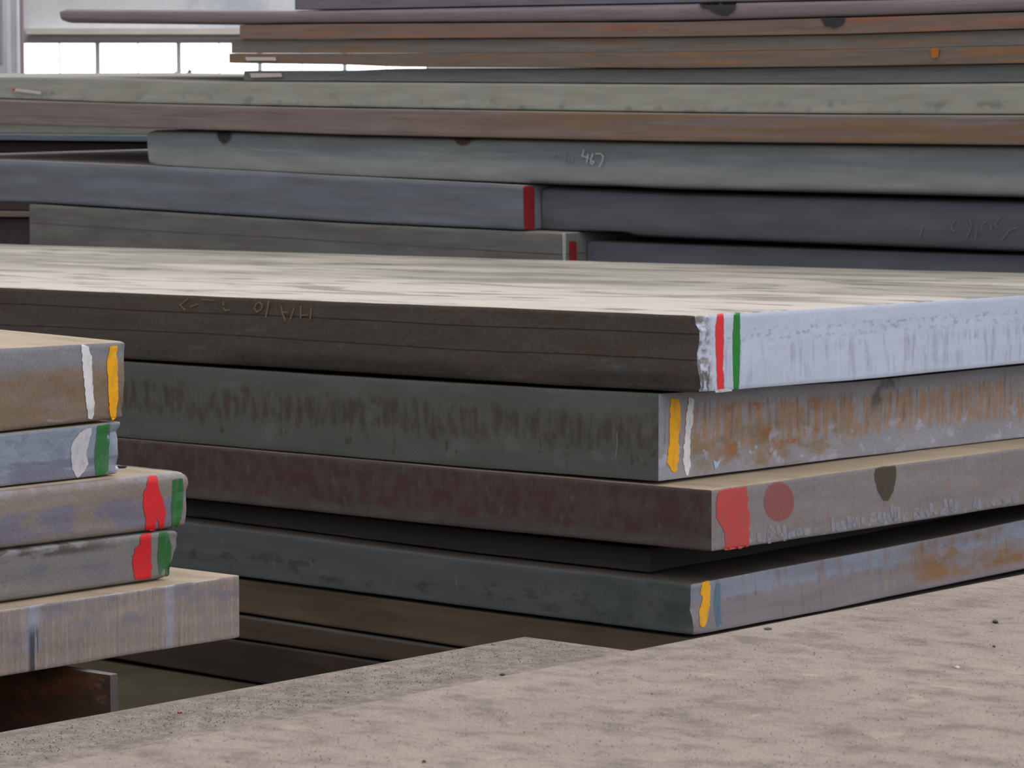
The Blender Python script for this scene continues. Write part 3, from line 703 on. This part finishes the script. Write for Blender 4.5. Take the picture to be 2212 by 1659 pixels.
lift(G9, G8, .004); lift(G10, G9, .004); lift(G1r, G0, .006, .25); lift(G1, G0r, .002, .04)
def endpatch(S, px0, px1, yt, yb, mat, name, label):
    pt, n = S.planes['R']
    return patches(S, 'R', name, [[(px0, yt), (px1, yt+.5), (px1+1, yb), (px0+2, yb)]], mat, .6, .003, label=label, step=12)
endpatch(G1, 1131, 1152, 404, 495, darkred_p, 'paint_stripe', 'dark red band on the end')
endpatch(G0, 1230, 1243, 522, 600, darkred_p, 'paint_stripe', 'dark red band on the end')
endpatch(G0, 1214.5, 1219, 505, 600, chalk_w, 'paint_stripe', 'white edge line')
kk = 240/1422
def gz(pts): return [(1100+x*kk, 300+y*kk) for x, y in pts]
strokes(G2, 'L', 'chalk_lettering', [gz(l) for l in [[(975, 145), (950, 215), (1035, 245)], [(1025, 200), (1010, 300)], [(1090, 190), (1062, 260), (1060, 310), (1085, 325), (1105, 300), (1080, 280)], [(1125, 190), (1190, 190), (1222, 225), (1210, 285), (1170, 360)]]], 2.6, chalk_w, 'digits 467 in white chalk', off=.01)
strokes(G2, 'L', 'chalk_lettering', [gz(l) for l in [[(730, 175), (740, 270)], [(770, 230), (785, 295), (820, 310), (825, 240)], [(590, 190), (592, 235)]]], 2.4, plain('faint_chalk', (136, 142, 142)), 'faint chalk strokes', off=.01)
k2 = 272/2212
def hz(pts): return [(1940+x*k2, 440+y*k2) for x, y in pts]
strokes(G1r, 'L', 'chalk_lettering', [hz(l) for l in [[(450, 390), (385, 590)], [(1020, 290), (955, 380), (960, 450), (1000, 490)], [(1265, 250), (1300, 380), (1270, 480)], [(1270, 480), (1210, 590), (1240, 600)], [(1385, 480), (1370, 600)],
    [(1570, 310), (1500, 350), (1475, 430), (1500, 480)], [(1600, 340), (1650, 400), (1640, 450)], [(1820, 220), (1720, 360), (1760, 420)], [(2100, 420), (1960, 470), (1900, 560), (1830, 640)]]], 2.0, chalk_d, 'faint chalk digits', off=.006)
patches(G4, 'L', 'label', [[(40, 190), (94, 198), (93, 204), (36, 197)]], label_w, 0, .015, label='white label')
patches(G4, 'L', 'label', [[(31, 193), (39, 190.5), (38, 197), (33, 197)]], plain('red_tag_ink', (214, 60, 50)), 0, .015, label='red tip of the label')
patches(G6, 'L', 'label', [[(533, 123.5), (598, 123.5), (600, 131), (536, 131)]], label_w, 0, .01, label='white label')
patches(G5, 'L', 'label', [[(543, 158), (611, 158), (613, 166), (546, 168)]], label_w, 0, .01, label='white label')
patches(G9, 'L', 'scab_spot', [[(1514, 9), (1590, 8), (1588, 20), (1572, 33), (1550, 28), (1535, 18), (1518, 16)]], darkspot, 2, .008)
patches(G8, 'L', 'scab_spot', [[(1776, 41), (1826, 39.5), (1820, 52), (1805, 58), (1785, 54)]], darkspot, 2, .006)
patches(G2, 'L', 'scab_spot', [[(474, 287), (500, 288), (497, 300), (487, 309), (478, 302)]], darkspot, 1.5, .012)
patches(G2, 'L', 'scab_spot', [[(984, 300), (1022, 301), (1012, 309), (1002, 312), (992, 308)]], plain('red_brown_scab', (92, 66, 66)), 1.5, .012)
patches(G6, 'L', 'paint_mark', [[(2014, 106), (2028, 105), (2027, 123), (2016, 125)]], orange_m, 1, .006, label='orange dab')

# ================================================================ slabs farther away, seen in the gaps at the left
HB = at_depth(200, 400, 19.0)
def h(label, yt, yb, mat, xt=(-250, 345), b0=0):
    return slab('steel_slab', label, HB, (xt[1]+60, yt+3.2), (xt[1]+60, yb+3.2), 3.4, 1.6, sa=1, Lt=[(0, yt-1)], Lb_=[(0, yb-1)], mats=(mat, mat, dust_far), b0=b0, tilt=TG, na=24, nb=8, bevel=.006, group='slabs of the farthest stack')
h('far green-grey slab in the gap left of the slab chalked 467, topmost there', 266, 289, hA)
h('far bluish slab in the gap left of the slab chalked 467', 290, 304, hB, b0=-.05)
h('far dark brown slab in the gap left of the slab chalked 467', 307, 330, hC, b0=.05)
h('far brown slab in the gap, just above the blue-slate slab', 332, 358, hA if False else gBrown)
h('far dark slab in the gap below the blue-slate slab at the left edge', 430, 455, hC, b0=.02)
h('far brownish slab at the left edge between two dark slabs', 457, 470, gRust)
h('lowest far dark slab at the left edge', 472, 530, hC, b0=.04)

# ================================================================ rusty beam under the left stack
rust = M('dark_rusty_steel', (84, 62, 52), [dict(c=(136, 84, 52), s=(6, 5), lo=.45, hi=.62, k=.8, d=8), dict(c=(50, 42, 42), s=(5, 3), lo=.5, hi=.62, k=.8), dict(c=(120, 124, 132), s=(12, 12), lo=.62, hi=.7, k=.5)], uvt=1)
edge_g = plain('worn_grey_edge', (150, 146, 148)); edge_b = M('worn_brown_edge', (92, 80, 80), [dict(c=(130, 96, 74), s=(8, 3), lo=.5, hi=.6, k=.8)])
KB = hit(239, 1459, Vector((0, 0, LE.B.z-.018)), Vector((0, 0, 1)))
K = slab('support_beam', 'dark rusty beam end poking out under the lowest left slab', KB, (239, 1459), (240, 1560), 1.8, .021, sa=1, mats=(rust, edge_b, edge_g), bevel=.002, cat='beam', thick=KB.z, na=30, nb=3, noise_amp=.002)

# ================================================================ small flakes
chip('slag_flake', 'small pale curl of slag under the bluish slab corner', 246, 1017, LC.T.z, .010, .012, .006, chrome, .3, 'slag')
chip('slag_flake', 'dark sliver of slag beside the bluish slab corner', 262, 1011, LC.T.z, .014, .006, .003, blk, .5, 'slag')

# ================================================================ setting
def mesh_obj(name, verts_faces, mat, uvscale=1.0, parent=None):
    bm = bmesh.new(); uvl = bm.loops.layers.uv.new('uv')
    for (x0, y0, z0, x1, y1, z1) in verts_faces:
        vs = [bm.verts.new((x, y, z)) for x in (x0, x1) for y in (y0, y1) for z in (z0, z1)]
        for idx in ((0, 1, 3, 2), (4, 6, 7, 5), (0, 4, 5, 1), (2, 3, 7, 6), (0, 2, 6, 4), (1, 5, 7, 3)):
            f = bm.faces.new([vs[i] for i in idx])
    bmesh.ops.recalc_face_normals(bm, faces=bm.faces)
    for f in bm.faces:
        for l in f.loops:
            c = l.vert.co; n = f.normal
            l[uvl].uv = (c.x, c.z) if abs(n.y) > .5 else ((c.y, c.z) if abs(n.x) > .5 else (c.x, c.y))
    me = bpy.data.meshes.new(name); bm.to_mesh(me); bm.free(); me.materials.append(mat)
    o = bpy.data.objects.new(name, me); C.objects.link(o)
    if parent: o.parent = parent
    return o
floor_m = steel('oily_concrete', (84, 78, 62), [dict(c=(66, 61, 48), s=(1.5, 1.5), lo=.4, hi=.6, k=.7), dict(c=(96, 88, 70), s=(3, 3), lo=.55, hi=.7, k=.5)], .85, .15, .2)
tag(mesh_obj('floor', [(-14, -6, -.2, 14, 29.98, 0)], floor_m), kind='structure')
WY = 30.0
def wx(px): return (px-W/2)/F*WY
def wz(py): return at_depth(W/2, py, WY).z
wall_m = steel('pale_painted_wall', (238, 240, 248), [dict(c=(190, 196, 214), s=(.8, .5), lo=.45, hi=.6, k=.6)], .8, .2, .05, (5, 5), macro=.06)
zt, zb = wz(88), wz(215)
xs = [48, 212, 387, 562, 745, 925]
wall = mesh_obj('wall_back', [(-14, WY, 0, wx(xs[0]), WY+.3, 8), (wx(xs[-1]), WY, 0, 14, WY+.3, 8), (wx(xs[0]), WY, zt, wx(xs[-1]), WY+.3, 8), (wx(xs[0]), WY, 0, wx(xs[-1]), WY+.3, zb)], wall_m)
tag(wall, kind='structure')
beam_m = plain('cream_ledge', (232, 224, 216)); line_m = plain('grey_ledge', (170, 160, 160))
tag(mesh_obj('trim_1', [(wx(66), WY-.12, wz(75), wx(940), WY, wz(62))], beam_m), kind='structure')
tag(mesh_obj('trim_2', [(wx(66), WY-.05, wz(86), wx(940), WY, wz(79))], line_m), kind='structure')
frame_m = plain('window_frame_paint', (205, 203, 212))
glass = bpy.data.materials.new('window_glass'); glass.use_nodes = True
t = glass.node_tree; t.nodes.clear(); o_ = t.nodes.new('ShaderNodeOutputMaterial'); mx = t.nodes.new('ShaderNodeMixShader'); tr = t.nodes.new('ShaderNodeBsdfTransparent'); gl = t.nodes.new('ShaderNodeBsdfGlossy')
gl.inputs['Roughness'].default_value = .1; mx.inputs[0].default_value = .06; t.links.new(tr.outputs[0], mx.inputs[1]); t.links.new(gl.outputs[0], mx.inputs[2]); t.links.new(mx.outputs[0], o_.inputs[0])
for i in range(5):
    a, b = wx(xs[i]), wx(xs[i+1]); w_ = .018; mid = (a+b)/2
    fr = mesh_obj('window_%d' % (i+1), [(a, WY+.08, zb, a+w_, WY+.16, zt), (b-w_, WY+.08, zb, b, WY+.16, zt), (a+w_, WY+.08, zt-.02, b-w_, WY+.16, zt), (a+w_, WY+.08, zb, b-w_, WY+.16, zb+.03),
                                         (mid-.004, WY+.09, zb+.03, mid+.004, WY+.15, zt-.02)], frame_m)
    tag(fr, kind='structure')
    mesh_obj('window_pane', [(a+w_, WY+.115, zb+.03, b-w_, WY+.121, zt-.02)], glass, parent=fr)
# column and shutter at the far left
cy = 27.0
def cx_(px): return (px-W/2)/F*cy
def cz_(py): return at_depth(W/2, py, cy).z
steelw = plain('pale_column_paint', (240, 240, 246)); steeld = plain('dull_pink_pipe', (150, 132, 140)); shut = plain('grey_shutter', (150, 148, 152))
col = mesh_obj('steel_column', [(cx_(21), cy, 0, cx_(29), cy+.2, 7.5), (cx_(29), cy+.08, 0, cx_(42), cy+.12, 7.5), (cx_(42), cy, 0, cx_(46), cy+.2, 7.5)], steelw)
tag(col, 'pale steel column standing before the back wall at the far left', 'column')
bm = bmesh.new(); bmesh.ops.create_cone(bm, segments=16, radius1=.016, radius2=.016, depth=7.5, cap_ends=True)
me = bpy.data.meshes.new('drain_pipe'); bm.to_mesh(me); bm.free(); me.materials.append(steeld)
dp = bpy.data.objects.new('drain_pipe', me); dp.location = (cx_(50), cy+.1, 3.75); C.objects.link(dp)
tag(dp, 'thin dull pink pipe running up beside the pale column', 'pipe')
sh = mesh_obj('wall_left', [(-14, cy-.3, cz_(143), cx_(20.5), cy-.2, 7.5)], shut); tag(sh, kind='structure')
# greenery outside the windows
leaf = plain('bush_leaves', (86, 112, 84), .8)
bm = bmesh.new(); rnd = random.Random(11)
for q in range(1500):
    u = rnd.random(); px = 245+u*168; top = 166-(u*18)-4*math.sin(u*9)
    p = at_depth(px, rnd.uniform(top, 552), 44+rnd.uniform(-.8, .8)); r = rnd.uniform(.03, .07)
    rot = Matrix.Rotation(rnd.uniform(0, 6.28), 3, Vector((rnd.random(), rnd.random(), rnd.random())).normalized())
    vs = [bm.verts.new(p+rot @ Vector(v)*r) for v in ((-1, 0, 0), (0, -.5, 0), (1, 0, 0), (0, .5, .1))]
    bm.faces.new(vs)
me = bpy.data.meshes.new('foliage'); bm.to_mesh(me); bm.free(); me.materials.append(leaf)
bush = bpy.data.objects.new('bush', me); C.objects.link(bush); tag(bush, 'dull green bush outside the bright windows', 'bush')
tag(mesh_obj('ground_outside', [(-40, 30.3, -.2, 40, 90, 0)], floor_m), kind='structure')
